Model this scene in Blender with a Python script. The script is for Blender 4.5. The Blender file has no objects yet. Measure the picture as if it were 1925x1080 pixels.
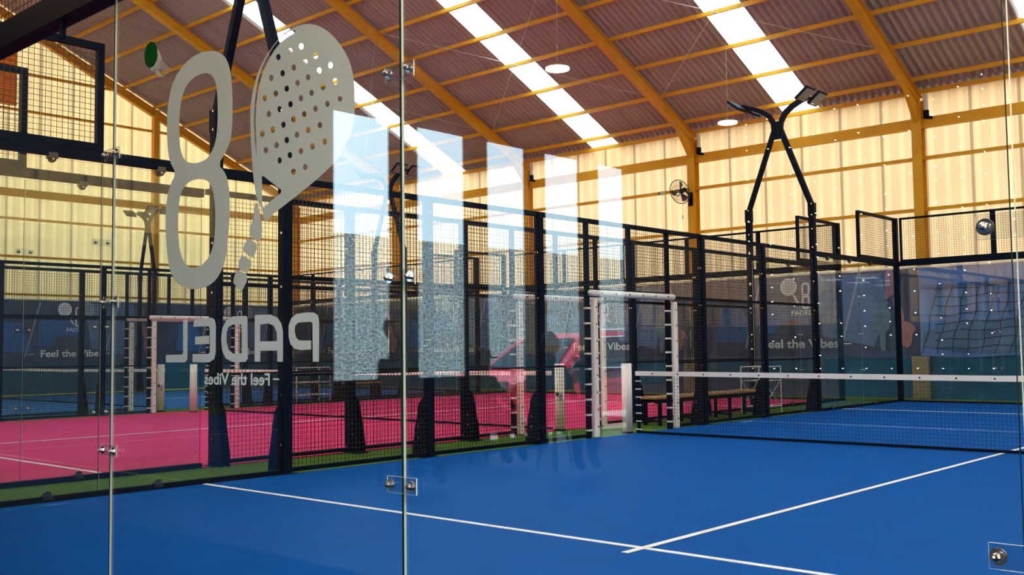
import bpy, math, random
from mathutils import Vector, Matrix
random.seed(7)
C = bpy.context.scene.collection
sc = bpy.context.scene
# ---------------------------------------------------------------- camera
FPX = 1919.77
CAM = Vector((8.6744, -2.1786, 1.2273))
YAW, PITCH, ROLL = 0.73616, 0.061018, -0.01256
_cy, _sy, _cp, _sp = math.cos(YAW), math.sin(YAW), math.cos(PITCH), math.sin(PITCH)
FW = Vector((-_sy*_cp, _cy*_cp, _sp)); _r = Vector((_cy, _sy, 0)); _u = _r.cross(FW)
RT = math.cos(ROLL)*_r + math.sin(ROLL)*_u
UP = -math.sin(ROLL)*_r + math.cos(ROLL)*_u
cd = bpy.data.cameras.new('camera'); cam = bpy.data.objects.new('camera', cd); C.objects.link(cam)
cam.matrix_world = Matrix(((RT.x, UP.x, -FW.x, CAM.x), (RT.y, UP.y, -FW.y, CAM.y), (RT.z, UP.z, -FW.z, CAM.z), (0, 0, 0, 1)))
cd.sensor_width = 36; cd.lens = 36*FPX/1925; cd.clip_start = .05; cd.clip_end = 500
sc.camera = cam
def at(px, py, ax, val):
    """point where the sight line through a pixel of the photograph meets the plane axis=val"""
    d = FW*FPX + RT*(px-962.5) + UP*(540-py)
    return CAM + d*((val-CAM[ax])/d[ax])
# ---------------------------------------------------------------- world, sun, exposure
w = bpy.data.worlds.new('sky'); sc.world = w; w.use_nodes = True
nt = w.node_tree; bg = nt.nodes['Background']
tc = nt.nodes.new('ShaderNodeTexCoord'); sx = nt.nodes.new('ShaderNodeSeparateXYZ'); cr = nt.nodes.new('ShaderNodeValToRGB')
nt.links.new(tc.outputs['Generated'], sx.inputs[0]); nt.links.new(sx.outputs[2], cr.inputs[0]); nt.links.new(cr.outputs[0], bg.inputs[0])
cr.color_ramp.elements[0].position = 0.0; cr.color_ramp.elements[0].color = (.66, .88, 1, 1)
cr.color_ramp.elements[1].position = 0.7; cr.color_ramp.elements[1].color = (.42, .72, 1, 1)
bg.inputs[1].default_value = 5.2
sd = bpy.data.lights.new('sun', 'SUN'); sd.energy = 14; sd.angle = .02; sd.color = (1, .95, .86)
so = bpy.data.objects.new('sun', sd); C.objects.link(so); so.rotation_euler = Vector((.196, -.539, .819)).to_track_quat('Z', 'Y').to_euler(); so.location = (0, 10, 30)
sc.view_settings.view_transform = 'Standard'; sc.view_settings.look = 'None'; sc.view_settings.gamma = 1
sc.view_settings.use_curve_mapping = False
sc.view_settings.exposure = 0.72
sc.cycles.transparent_max_bounces = 48; sc.cycles.max_bounces = 10; sc.cycles.diffuse_bounces = 5
sc.cycles.transmission_bounces = 8; sc.cycles.glossy_bounces = 4
sc.cycles.sample_clamp_indirect = 6; sc.cycles.use_denoising = True
sc.cycles.caustics_reflective = False; sc.cycles.caustics_refractive = False
# ---------------------------------------------------------------- materials
def nodes(name):
    m = bpy.data.materials.new(name); m.use_nodes = True
    return m, m.node_tree, m.node_tree.nodes['Principled BSDF']
def mat(name, col, rough=.5, metal=0, noise=0, scale=8, col2=None, bump=0, bscale=None, stretch=(1, 1, 1), spec=None):
    m, t, b = nodes(name)
    b.inputs['Base Color'].default_value = (*col, 1); b.inputs['Roughness'].default_value = rough; b.inputs['Metallic'].default_value = metal
    if spec is not None: b.inputs['Specular IOR Level'].default_value = spec
    if noise or bump:
        tc = t.nodes.new('ShaderNodeTexCoord'); mp = t.nodes.new('ShaderNodeMapping'); mp.inputs['Scale'].default_value = stretch
        t.links.new(tc.outputs['Object'], mp.inputs[0])
        n = t.nodes.new('ShaderNodeTexNoise'); n.inputs['Scale'].default_value = scale; n.inputs['Detail'].default_value = 6
        t.links.new(mp.outputs[0], n.inputs['Vector'])
        if noise:
            c2 = col2 or tuple(max(0, c*.55) for c in col)
            r = t.nodes.new('ShaderNodeValToRGB'); r.color_ramp.elements[0].position = .5-noise/2; r.color_ramp.elements[1].position = .5+noise/2
            r.color_ramp.elements[0].color = (*c2, 1); r.color_ramp.elements[1].color = (*col, 1)
            t.links.new(n.outputs['Fac'], r.inputs[0]); t.links.new(r.outputs[0], b.inputs['Base Color'])
        if bump:
            n2 = t.nodes.new('ShaderNodeTexNoise'); n2.inputs['Scale'].default_value = bscale or scale*4; n2.inputs['Detail'].default_value = 5
            t.links.new(mp.outputs[0], n2.inputs['Vector'])
            bp = t.nodes.new('ShaderNodeBump'); bp.inputs['Strength'].default_value = bump; bp.inputs['Distance'].default_value = .03
            t.links.new(n2.outputs['Fac'], bp.inputs['Height']); t.links.new(bp.outputs[0], b.inputs['Normal'])
    return m
def emis(name, col, s):
    m, t, b = nodes(name); b.inputs['Base Color'].default_value = (*col, 1)
    b.inputs['Emission Color'].default_value = (*col, 1); b.inputs['Emission Strength'].default_value = s
    return m
def glassmat(name, tint=(.95, .985, .975), rough=0.0, f=1.0):
    m = bpy.data.materials.new(name); m.use_nodes = True; t = m.node_tree; t.nodes.clear()
    o = t.nodes.new('ShaderNodeOutputMaterial'); mx = t.nodes.new('ShaderNodeMixShader')
    tr = t.nodes.new('ShaderNodeBsdfTransparent'); tr.inputs[0].default_value = (*tint, 1)
    gl = t.nodes.new('ShaderNodeBsdfGlossy'); gl.inputs['Roughness'].default_value = rough; gl.inputs[0].default_value = (f, f, f, 1)
    fr = t.nodes.new('ShaderNodeFresnel'); ge = t.nodes.new('ShaderNodeNewGeometry')
    ma = t.nodes.new('ShaderNodeMapRange'); ma.inputs['To Min'].default_value = 1.5; ma.inputs['To Max'].default_value = 1/1.5
    t.links.new(ge.outputs['Backfacing'], ma.inputs['Value']); t.links.new(ma.outputs[0], fr.inputs['IOR'])
    t.links.new(fr.outputs[0], mx.inputs[0]); t.links.new(tr.outputs[0], mx.inputs[1]); t.links.new(gl.outputs[0], mx.inputs[2])
    t.links.new(mx.outputs[0], o.inputs[0])
    return m
def sheetmat(name, col, axis=0, pitch=1.03, off=0., dark=.45, tw=.75, bands=True):
    """translucent ribbed sheet: darker double layer where sheets overlap"""
    m = bpy.data.materials.new(name); m.use_nodes = True; t = m.node_tree; t.nodes.clear()
    N = t.nodes.new; L = t.links.new
    o = N('ShaderNodeOutputMaterial'); mx = N('ShaderNodeMixShader'); mx.inputs[0].default_value = tw
    d = N('ShaderNodeBsdfDiffuse'); tr = N('ShaderNodeBsdfTranslucent')
    tc = N('ShaderNodeTexCoord'); sp = N('ShaderNodeSeparateXYZ'); L(tc.outputs['Object'], sp.inputs[0])
    def math_(op, a, b):
        n = N('ShaderNodeMath'); n.operation = op
        for i, v in enumerate((a, b)):
            if v is None: continue
            if isinstance(v, (int, float)): n.inputs[i].default_value = v
            else: L(v, n.inputs[i])
        return n.outputs[0]
    x = math_('ADD', sp.outputs[axis], 100*pitch - off)
    lap = math_('LESS_THAN', math_('MODULO', x, pitch), .075)
    f = math_('SUBTRACT', 1.0, math_('MULTIPLY', lap, dark))
    if bands:
        b = math_('MODULO', x, pitch/3)
        b1 = math_('MULTIPLY', math_('LESS_THAN', math_('ABSOLUTE', math_('SUBTRACT', b, pitch/6), None), .055), .16)
        f = math_('ADD', math_('SUBTRACT', f, .04), b1)
    nz = N('ShaderNodeTexNoise'); nz.inputs['Scale'].default_value = 1.3; nz.inputs['Detail'].default_value = 5; L(tc.outputs['Object'], nz.inputs['Vector'])
    f = math_('MULTIPLY', f, math_('ADD', math_('MULTIPLY', nz.outputs['Fac'], .3), .85))
    mc = N('ShaderNodeMix'); mc.data_type = 'RGBA'; mc.blend_type = 'MULTIPLY'; mc.inputs[0].default_value = 1; mc.inputs[6].default_value = (*col, 1)
    cb = N('ShaderNodeCombineColor'); [L(f, cb.inputs[i]) for i in range(3)]; L(cb.outputs[0], mc.inputs[7])
    L(mc.outputs[2], d.inputs[0]); L(mc.outputs[2], tr.inputs[0])
    L(d.outputs[0], mx.inputs[1]); L(tr.outputs[0], mx.inputs[2]); L(mx.outputs[0], o.inputs[0])
    return m
def vinylmat(name, col):
    m = bpy.data.materials.new(name); m.use_nodes = True; t = m.node_tree; t.nodes.clear(); N = t.nodes.new; L = t.links.new
    o = N('ShaderNodeOutputMaterial'); mx = N('ShaderNodeMixShader'); mx.inputs[0].default_value = .42
    d = N('ShaderNodeBsdfDiffuse'); tr = N('ShaderNodeBsdfTranslucent'); d.inputs[0].default_value = tr.inputs[0].default_value = (*col, 1)
    L(d.outputs[0], mx.inputs[1]); L(tr.outputs[0], mx.inputs[2]); L(mx.outputs[0], o.inputs[0])
    return m
M = dict(
    blue=mat('blue_court_turf', (.0, .092, .385), .85, noise=.5, scale=2.2, col2=(.0, .078, .34), bump=.25, bscale=220, spec=.06),
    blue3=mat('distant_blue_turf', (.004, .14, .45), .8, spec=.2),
    pink=mat('pink_court_turf', (.80, .028, .15), .8, noise=.5, scale=1.5, col2=(.68, .024, .13), bump=.25, bscale=200, stretch=(.3, 2, 1), spec=.2),
    line=mat('white_line_turf', (.9, .9, .88), .8, bump=.2, bscale=150),
    turf=mat('green_turf', (.17, .32, .04), .9, noise=.5, scale=14, col2=(.09, .19, .025), bump=.8, bscale=160, spec=.1),
    conc=mat('concrete', (.35, .33, .30), .85, noise=.6, scale=3, col2=(.25, .23, .2), bump=.2),
    pier=mat('pier_render', (.36, .27, .15), .85, noise=.5, scale=6, col2=(.26, .19, .1), bump=.3),
    yellow=mat('yellow_steel', (.72, .36, .012), .5, noise=.6, scale=3, col2=(.58, .27, .01), spec=.2),
    black=mat('black_powder_coat', (.003, .007, .018), .5, bump=.04, bscale=200, spec=.04),
    wire=mat('black_wire', (.006, .008, .012), .4),
    wire2=mat('rusty_black_wire', (.03, .015, .012), .5),
    white=mat('white_padding', (.92, .89, .85), .6, noise=.5, scale=4, col2=(.78, .75, .70), bump=.1, bscale=30),
    whitep=mat('white_paint', (.85, .85, .84), .45),
    lace=mat('white_lacing', (.8, .8, .8), .7),
    steel=mat('stainless_steel', (.62, .62, .62), .18, 1),
    dsteel=mat('dark_steel', (.08, .08, .09), .3, .8),
    roof=mat('fibre_cement_roof', (.48, .39, .38), .85, noise=.7, scale=1.2, col2=(.36, .28, .27), stretch=(6, .5, .5), bump=.2, bscale=9),
    sheet=sheetmat('translucent_wall_sheet', (.465, .230, .104), 0, 1.03, .0),
    sheety=sheetmat('translucent_gable_sheet', (.46, .243, .098), 1, 1.03, .4),
    sky=sheetmat('translucent_skylight', (.90, .90, .88), 0, 1.9, .0, dark=.12, bands=False, tw=.9),
    glass=glassmat('clear_toughened_glass'),
    glass2=glassmat('far_glass', (.93, .965, .96)),
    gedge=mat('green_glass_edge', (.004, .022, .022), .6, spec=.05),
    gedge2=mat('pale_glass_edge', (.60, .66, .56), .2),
    acr=glassmat('clear_plate', (.90, .93, .94), .03),
    vinyl=vinylmat('white_vinyl', (.92, .90, .83)),
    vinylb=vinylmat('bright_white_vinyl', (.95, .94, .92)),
    green=vinylmat('green_vinyl', (.015, .20, .04)),
    bandark=mat('banner_print_dark', (.065, .10, .20), .5, noise=.5, scale=.9, col2=(.025, .042, .09), bump=.5, bscale=3),
    banmid=mat('banner_print_blue', (.03, .19, .50), .45, noise=.6, scale=1.2, col2=(.03, .09, .28), bump=.4, bscale=3),
    bansky=mat('banner_print_sky', (.16, .36, .75), .4, noise=.6, scale=.9, col2=(.08, .15, .42), bump=.4, bscale=3),
    banmid2=mat('banner_print_pale_blue', (.16, .30, .52), .45, noise=.7, scale=1.6, col2=(.07, .12, .24), bump=.4, bscale=3),
    bangrey=mat('banner_print_grey', (.09, .11, .17), .5, noise=.6, scale=2, col2=(.04, .05, .09)),
    banpink=mat('banner_print_pink', (.50, .25, .25), .5, noise=.6, scale=4, col2=(.30, .13, .15)),
    banpale=mat('banner_print_pale', (.22, .34, .40), .5, noise=.7, scale=6, col2=(.08, .16, .2)),
    banwhite=mat('banner_print_white', (.97, .97, .97), .5),
    banhalf=mat('banner_print_half_white', (.35, .40, .48), .5),
    tarp=mat('blue_tarpaulin', (.006, .13, .25), .6, noise=.6, scale=2, col2=(.004, .085, .17), bump=.6, bscale=4),
    gap_light=mat('white_gap_light', (.8, .8, .78), .6),
    wood=mat('bench_timber', (.62, .36, .15), .5, noise=.6, scale=5, col2=(.45, .24, .09), stretch=(1, 6, 1)),
    lampw=emis('lamp_disc', (1, .98, .95), 4),
    panel=emis('fill_panel_glow', (1, .97, .92), 52),  # glow of the added fill panels
    led=mat('led_panel', (.35, .33, .28), .25, noise=.5, scale=30),
    pipe=mat('grey_pipe', (.62, .60, .55), .5),
    loungew=mat('lounge_wall', (.03, .045, .06), .8, spec=.1), loungec=mat('lounge_ceiling', (.34, .20, .20), .8), loungef=mat('lounge_floor', (.03, .03, .035), .6),
    rock=mat('rough_stone_render', (.62, .72, .72), .9, noise=.35, scale=13, col2=(.06, .085, .08), bump=1, bscale=16, stretch=(1, 1, 1.8)),
    ground=mat('outdoor_ground', (.42, .40, .37), .9, noise=.5, scale=1),
    car=mat('red_car_paint', (.85, .05, .10), .25, spec=.6), carglass=mat('dark_car_glass', (.01, .02, .03), .08),
    chrome=mat('chrome', (.8, .8, .8), .12, 1), tyre=mat('tyre_rubber', (.012, .012, .013), .7),
    cloth=mat('dark_clothing', (.012, .014, .022), .8), skin=mat('skin', (.30, .15, .09), .55), hair=mat('dark_hair', (.01, .008, .006), .6),
    ink=mat('dark_print', (.02, .02, .022), .6),
    louvre=vinylmat('yellow_louvre', (.95, .50, .03)),
    rackw=mat('white_wire_rack', (.75, .76, .76), .5),
    neon=emis('fairy_bulb', (1, .96, .9), 20),
    orange=mat('orange_seat', (.9, .25, .03), .5),
)
# ---------------------------------------------------------------- helpers
class MB:
    def __init__(s): s.v = []; s.f = []; s.p = []
    def add(s, vs, fs):
        n = len(s.v); s.p.append((n, len(s.f))); s.v += [tuple(v) for v in vs]; s.f += [tuple(i+n for i in f) for f in fs]; return s
    def box(s, a, b):
        x0, x1 = sorted((a[0], b[0])); y0, y1 = sorted((a[1], b[1])); z0, z1 = sorted((a[2], b[2]))
        return s.add([(x0, y0, z0), (x1, y0, z0), (x1, y1, z0), (x0, y1, z0), (x0, y0, z1), (x1, y0, z1), (x1, y1, z1), (x0, y1, z1)],
                     [(3, 2, 1, 0), (4, 5, 6, 7), (0, 1, 5, 4), (1, 2, 6, 5), (2, 3, 7, 6), (3, 0, 4, 7)])
    def tube(s, p, q, r, n=8, r2=None, cap=True):
        p, q = Vector(p), Vector(q); d = (q-p).normalized(); a = d.orthogonal().normalized(); b = d.cross(a); r2 = r if r2 is None else r2
        vs = [c + (a*math.cos(2*math.pi*i/n) + b*math.sin(2*math.pi*i/n))*rr for c, rr in ((p, r), (q, r2)) for i in range(n)]
        fs = [(i, (i+1) % n, n+(i+1) % n, n+i) for i in range(n)]
        if cap: fs += [tuple(range(n))[::-1], tuple(range(n, 2*n))]
        return s.add(vs, fs)
    def bar(s, p, q, wv, tv):
        """rectangular bar from p to q; wv, tv = half-width vectors"""
        p, q, wv, tv = map(Vector, (p, q, wv, tv))
        vs = [c+a*wv+b*tv for c in (p, q) for a, b in ((-1, -1), (1, -1), (1, 1), (-1, 1))]
        return s.add(vs, [(3, 2, 1, 0), (4, 5, 6, 7), (0, 1, 5, 4), (1, 2, 6, 5), (2, 3, 7, 6), (3, 0, 4, 7)])
    def path(s, pts, r, n=8):
        for a, b in zip(pts, pts[1:]): s.tube(a, b, r, n)
        return s
    def sweep(s, pts, r, n=8, closed=False):
        pts = [Vector(p) for p in pts]; m = len(pts); k = len(s.v); up = None
        for i, p in enumerate(pts):
            d = (pts[(i+1) % m] - pts[i-1]) if closed else (pts[min(i+1, m-1)] - pts[max(i-1, 0)])
            d.normalize()
            if up is None: up = d.orthogonal().normalized()
            up = (up - d*up.dot(d)).normalized(); b = d.cross(up)
            rr = r[i] if isinstance(r, (list, tuple)) else r
            s.v += [tuple(p + (up*math.cos(2*math.pi*j/n)+b*math.sin(2*math.pi*j/n))*rr) for j in range(n)]
        for i in range(m if closed else m-1):
            i2 = (i+1) % m
            s.f += [(k+i*n+j, k+i*n+(j+1) % n, k+i2*n+(j+1) % n, k+i2*n+j) for j in range(n)]
        if not closed: s.f += [tuple(k+j for j in range(n))[::-1], tuple(k+(m-1)*n+j for j in range(n))]
        return s
    def prism(s, poly, d):
        """polygon extruded by vector d"""
        poly = [Vector(p) for p in poly]; d = Vector(d); n = len(poly)
        return s.add(poly + [p+d for p in poly], [tuple(range(n))[::-1], tuple(range(n, 2*n))] + [(i, (i+1) % n, n+(i+1) % n, n+i) for i in range(n)])
    def ball(s, c, r, n=10, m=6, sq=(1, 1, 1)):
        c = Vector(c); vs = [c+Vector((0, 0, r*sq[2]))]
        for i in range(1, m):
            a = math.pi*i/m
            vs += [c+Vector((r*sq[0]*math.sin(a)*math.cos(2*math.pi*j/n), r*sq[1]*math.sin(a)*math.sin(2*math.pi*j/n), r*sq[2]*math.cos(a))) for j in range(n)]
        vs.append(c-Vector((0, 0, r*sq[2])))
        fs = [(0, 1+j, 1+(j+1) % n) for j in range(n)]
        for i in range(m-2):
            fs += [(1+i*n+j, 1+(i+1)*n+j, 1+(i+1)*n+(j+1) % n, 1+i*n+(j+1) % n) for j in range(n)]
        e = len(vs)-1; k = 1+(m-2)*n
        fs += [(e, k+(j+1) % n, k+j) for j in range(n)]
        return s.add(vs, fs)
    def build(s, name, m, parent=None, smooth=False, bevel=0):
        me = bpy.data.meshes.new(name); me.from_pydata(s.v, [], s.f)
        ms = m if isinstance(m, (list, tuple)) else [m]
        for k in ms: me.materials.append(k)
        if smooth: me.polygons.foreach_set('use_smooth', [True]*len(me.polygons))
        me.update()
        o = bpy.data.objects.new(name, me); C.objects.link(o)
        if parent is not None:
            o.parent = parent
            p = Vector(parent.location); 
            if parent.parent is not None: p += Vector(parent.parent.location)
            if p.length: me.transform(Matrix.Translation(-p))
        if bevel:
            b = o.modifiers.new('bevel', 'BEVEL'); b.width = bevel; b.segments = 2; b.limit_method = 'ANGLE'
        return o
def _each(s, name, m, parent=None, **k):
    """one object for each box, tube or bar that was added"""
    out = []; e = s.p+[(len(s.v), len(s.f))]
    for (v0, f0), (v1, f1) in zip(e, e[1:]):
        q = MB(); q.v = s.v[v0:v1]; q.f = [tuple(i-v0 for i in f) for f in s.f[f0:f1]]; out.append(q.build(name, m, parent, **k))
    return out
MB.each = _each
def tag(o, label=None, cat=None, group=None, kind=None):
    if label: o['label'] = label
    if cat: o['category'] = cat
    if group: o['group'] = group
    if kind: o['kind'] = kind
    return o
def empty(name, loc, label=None, cat=None, group=None):
    o = bpy.data.objects.new(name, None); C.objects.link(o); o.location = loc; o.empty_display_size = .1
    return tag(o, label, cat, group, 'thing')
def struct(mb, name, m, label=None, cat=None, group=None, **k):
    return tag(mb.build(name, m, **k), label, cat, group, 'structure')
def steel(mb, name, m, label, cat=None, group=None): return tag(mb.build(name, m), label, cat, group, 'thing')
def copy_tree(o, parent=None):
    c = o.copy(); C.objects.link(c); c.parent = parent
    for ch in list(o.children): copy_tree(ch, c)
    return c
def textmesh(body):
    cu = bpy.data.curves.new('t', 'FONT'); cu.body = body; cu.resolution_u = 3; cu.offset = .022
    o = bpy.data.objects.new('t', cu); C.objects.link(o); bpy.context.view_layer.update()
    me = bpy.data.meshes.new_from_object(o.evaluated_get(bpy.context.evaluated_depsgraph_get()))
    v = [tuple(p.co) for p in me.vertices]; f = [tuple(p.vertices) for p in me.polygons]
    bpy.data.objects.remove(o); bpy.data.meshes.remove(me); bpy.data.curves.remove(cu)
    x0 = min(p[0] for p in v); x1 = max(p[0] for p in v); y1 = max(p[1] for p in v)
    return [((p[0]-x0)/(x1-x0), p[1]/y1) for p in v], f
TX = {}
def put_text(mb, body, O, U, V, N=(0, 0, 0)):
    """O baseline left, U full width vector, V cap height vector, N offset"""
    if body not in TX: TX[body] = textmesh(body)
    v, f = TX[body]; O, U, V, N = map(Vector, (O, U, V, N))
    mb.add([O+U*a+V*b+N for a, b in v], f); return mb
def flat(polys, thick, nrm, conv):
    """filled 2D outline with holes, polys[0] outer; conv maps a 2D point into space"""
    from mathutils.geometry import tessellate_polygon
    pts = [p for pl in polys for p in pl]
    tri = tessellate_polygon([[Vector((p[0], p[1], 0)) for p in pl] for pl in polys])
    n = Vector(nrm)*thick; w3 = [Vector(conv(p)) for p in pts]; k = len(pts)
    fs = [tuple(t) for t in tri] + [tuple(i+k for i in t[::-1]) for t in tri]
    b = 0
    for pl in polys:
        m = len(pl); fs += [(b+i, b+(i+1) % m, k+b+(i+1) % m, k+b+i) for i in range(m)]; b += m
    return w3+[p+n for p in w3], fs
def ell(cx, cy, rx, ry, n=24, tilt=0):
    c, s = math.cos(tilt), math.sin(tilt)
    return [(cx+rx*math.cos(a)*c-ry*math.sin(a)*s, cy+rx*math.cos(a)*s+ry*math.sin(a)*c) for a in (2*math.pi*i/n for i in range(n))]
def smoothpoly(pts, it=2):
    for _ in range(it):
        q = []
        for a, b in zip(pts, pts[1:]+pts[:1]):
            q += [(a[0]*.75+b[0]*.25, a[1]*.75+b[1]*.25), (a[0]*.25+b[0]*.75, a[1]*.25+b[1]*.75)]
        pts = q
    return pts
# ---------------------------------------------------------------- hall shell
XL, XR, YF, YB = -24.35, 12.25, -1.35, 21.75
YR = 10.2; SL = .455; ZE = 7.18
def roofz(y): return ZE + SL*(YB-y) if y > YR else ZE + SL*(y-YF)
struct(MB().box((XL-.2, YF-.2, -.20), (XR+.2, YB+.2, -.03)), 'floor', M['conc'], 'grey concrete hall slab under the courts', 'floor')
# green turf strips round the courts
tag(MB().box((XL+.02, YF+.02, -.03), (XR-.02, YB-.02, -.004)).build('green_turf', M['turf']), 'short green artificial turf laid between and around the courts', 'turf', None, 'stuff')
def ribbed(axis, a0, a1, z0f, z1f, pos, out, step=1.03/3, d=.010):
    mb = MB(); xs = []; a = a0
    while a < a1-1e-6:
        for off, dd in ((0, 0), (.24*step/.343, 0), (.27*step/.343, d), (.32*step/.343, d)):
            if a+off < a1: xs.append((a+off, dd))
        a += step
    xs.append((a1, 0)); vs = []
    for x, dd in xs:
        p = pos+out*dd
        vs += [((x, p, z0f(x)) if axis == 0 else (p, x, z0f(x))), ((x, p, z1f(x)) if axis == 0 else (p, x, z1f(x)))]
    mb.add(vs, [(2*i, 2*i+2, 2*i+3, 2*i+1) for i in range(len(xs)-1)])
    return mb
Z0 = lambda x: -.03
struct(ribbed(0, XL, XR, Z0, lambda x: ZE-.02, YB, 1), 'wall_back', M['sheet'], 'backlit cream translucent ribbed sheet wall behind the far ends of the courts', 'wall')
struct(ribbed(1, YF, YB, Z0, lambda y: roofz(y)-.0, XL, -1), 'wall_left', M['sheety'], 'backlit cream translucent gable wall at the left', 'wall')
struct(ribbed(1, YF, YB, Z0, lambda y: roofz(y)-.05, XR, 1), 'wall_right', M['sheety'])
struct(ribbed(0, XL, 0, Z0, lambda x: ZE-.02, YF, -1), 'wall_front', M['sheet'])
struct(ribbed(0, 0, XR, lambda x: 4.2, lambda x: ZE-.02, YF, -1), 'wall_front', M['sheet'])
# corrugated roof with translucent strips
SKY = [-15.43, -9.2, -3.0, 3.1, 9.2]; SW = .47
def corr(x0, x1, ya, yb, dz=0):
    mb = MB(); n = max(2, int((x1-x0)/.177*8)); vs = []
    for i in range(n+1):
        x = x0+(x1-x0)*i/n; z = .040*math.cos(2*math.pi*x/.177)+dz
        vs += [(x, ya, roofz(ya+1e-6)+z) if ya >= YR else (x, ya, roofz(ya)+z), (x, yb, roofz(yb)+z) if yb > YR else (x, yb, ZE+SL*(yb-YF)+z)]
    return mb.add(vs, [(2*i, 2*i+2, 2*i+3, 2*i+1) for i in range(n)])
edges = [XL-.1] + [e for s in SKY for e in (s-SW, s+SW)] + [XR+.1]
rf = MB(); sk = 0
for ya, yb in ((YR, YB+.25), (YF-.25, YR)):
    for i in range(0, len(edges), 2):
        c = corr(edges[i], edges[i+1], ya, yb); rf.add(c.v, c.f)
struct(rf, 'ceiling', M['roof'], 'brown grey corrugated sheet roof sloping down to the far wall', 'roof', smooth=True)
names = ['first', 'second', 'third', 'fourth', 'fifth']
for j, s in enumerate(SKY):
    for ya, yb in ((YR, YB+.2), (YF-.2, YR)):
        sk += 1
        struct(corr(s-SW-.04, s+SW+.04, ya, yb, .015), f'window_{sk}', M['sky'],
               f'bright white translucent roof strip, {names[j]} one from the left gable, ' + ('far slope' if ya == YR else 'near slope'), 'skylight', smooth=True)
for (a, b), lab in ((((XR-.12, 0.3), (XR-.10, YB-.7)), 'dark sheet added to block reflected wall glow along the side wall opposite the gable'), (((XL+.5, YF+.10), (-.6, YF+.12)), 'low dark sheet added against reflected glow, front wall behind the pink court')):  # unseen sheets added to keep bright wall reflections out of the glass
    tag(MB().box((a[0], a[1], .0), (b[0], b[1], 3.9 if 'side' in lab else 2.2)).build('reflection_blocker', M['bandark']), lab, 'blocker sheet', None, 'thing')
# steel frame
COLX = [-24.22, -18.3, -12.15, -6.15, -.06, 6.05, 12.1]
where = ['in the far left corner of the hall', 'third to the left of the wall fan', 'second to the left of the wall fan', 'carrying the black wall fan', 'behind the near blue court corner', 'off to the right', 'in the right corner']
for X, wh in zip(COLX, where):
    g = MB().box((X-.11, YB-.30, 0), (X+.11, YB-.285, 6.9)).box((X-.11, YB-.05, 0), (X+.11, YB-.035, 6.9)).box((X-.012, YB-.285, 0), (X+.012, YB-.05, 6.9))
    o = steel(g, 'steel_column', M['yellow'], 'yellow painted steel column ' + wh, 'column', 'columns along the far wall')
    if X < 12 and X > -24: 
        MB().box((X-.20, YB-.42, -.004), (X+.20, YB-.02, .96)).build('pier', M['pier'], o, bevel=.01)
    # rafter on both slopes
    zb = lambda y: roofz(y)-.13
    r = MB()
    for ya, yb in ((YB-.03, YR), (YF+.03, YR)):
        za, zb_ = ZE-.20, roofz(YR+1e-5)-.20
        for h0, h1, t in ((0, -.012, .09), (-.012, -.27, .010), (-.27, -.285, .09)):
            r.prism([(X-t, ya, za+h1), (X+t, ya, za+h1), (X+t, ya, za+h0), (X-t, ya, za+h0)], (0, yb-ya, zb_-za))
    # haunch under the eave
    r.prism([(X-.05, YB-.3, 6.35), (X-.05, YB-.3, 6.85), (X-.05, YB-1.0, 7.25), (X-.05, YB-1.0, 7.15)], (.1, 0, 0))
    steel(r, 'roof_rafter', M['yellow'], 'yellow sloping steel roof beam above the column ' + wh, 'roof beam', 'rafters')
PY = [21.66] + [21.22-1.115*i for i in range(10)]
for k, y in enumerate(PY):
    p = MB(); z = roofz(y)-.064
    hh = .09 if k else .10
    p.box((XL, y-.035, z-hh), (XR, y+.035, z))
    tag(p.build('roof_purlin', M['yellow']), 'yellow steel purlin under the far roof slope, ' + ('along the eave' if k == 0 else f'{k*1.1:.1f} metres from the eave'), 'roof purlin', 'purlins', 'thing')
    y2 = YF+YB-y if k else YF+.1
    tag(MB().box((XL, y2-.035, z-hh), (XR, y2+.035, z)).build('roof_purlin', M['yellow']), f'yellow steel purlin under the near roof slope, {y2-YF:.1f} metres from the front wall', 'roof purlin', 'purlins', 'thing')
for z, h, wd in ((6.36, .12, 'wide'), (5.54, .035, 'slim upper'), (4.35, .035, 'slim middle'), (3.16, .035, 'slim lower')):
    steel(MB().box((XL+.02, YB-.16, z-h), (XR, YB-.01, z+h)), 'wall_girt', M['yellow'], f'{wd} yellow girt across the far wall at {z:.1f} metres', 'girt', 'girts')
    steel(MB().box((XL+.01, YF, z-h), (XL+.16, YB-.16, z+h)), 'wall_girt', M['yellow'], f'{wd} yellow girt across the left gable wall at {z:.1f} metres', 'girt', 'girts')
for z in (7.7, 9.0, 10.2):
    yy = YB-(z+.2-ZE)/SL
    steel(MB().box((XL+.01, YF+YB-yy, z-.035), (XL+.12, yy, z+.035)), 'wall_girt', M['yellow'], f'slim yellow girt high on the left gable at {z:.1f} metres', 'girt', 'girts')
for y, t in ((15.66, 'right of the louvre'), (8.9, 'beside the louvre')):
    steel(MB().box((XL+.04, y-.1, 0), (XL+.24, y+.1, roofz(y)-.2)), 'steel_column', M['yellow'], 'yellow gable column ' + t + ' on the left wall', 'column')
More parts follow.
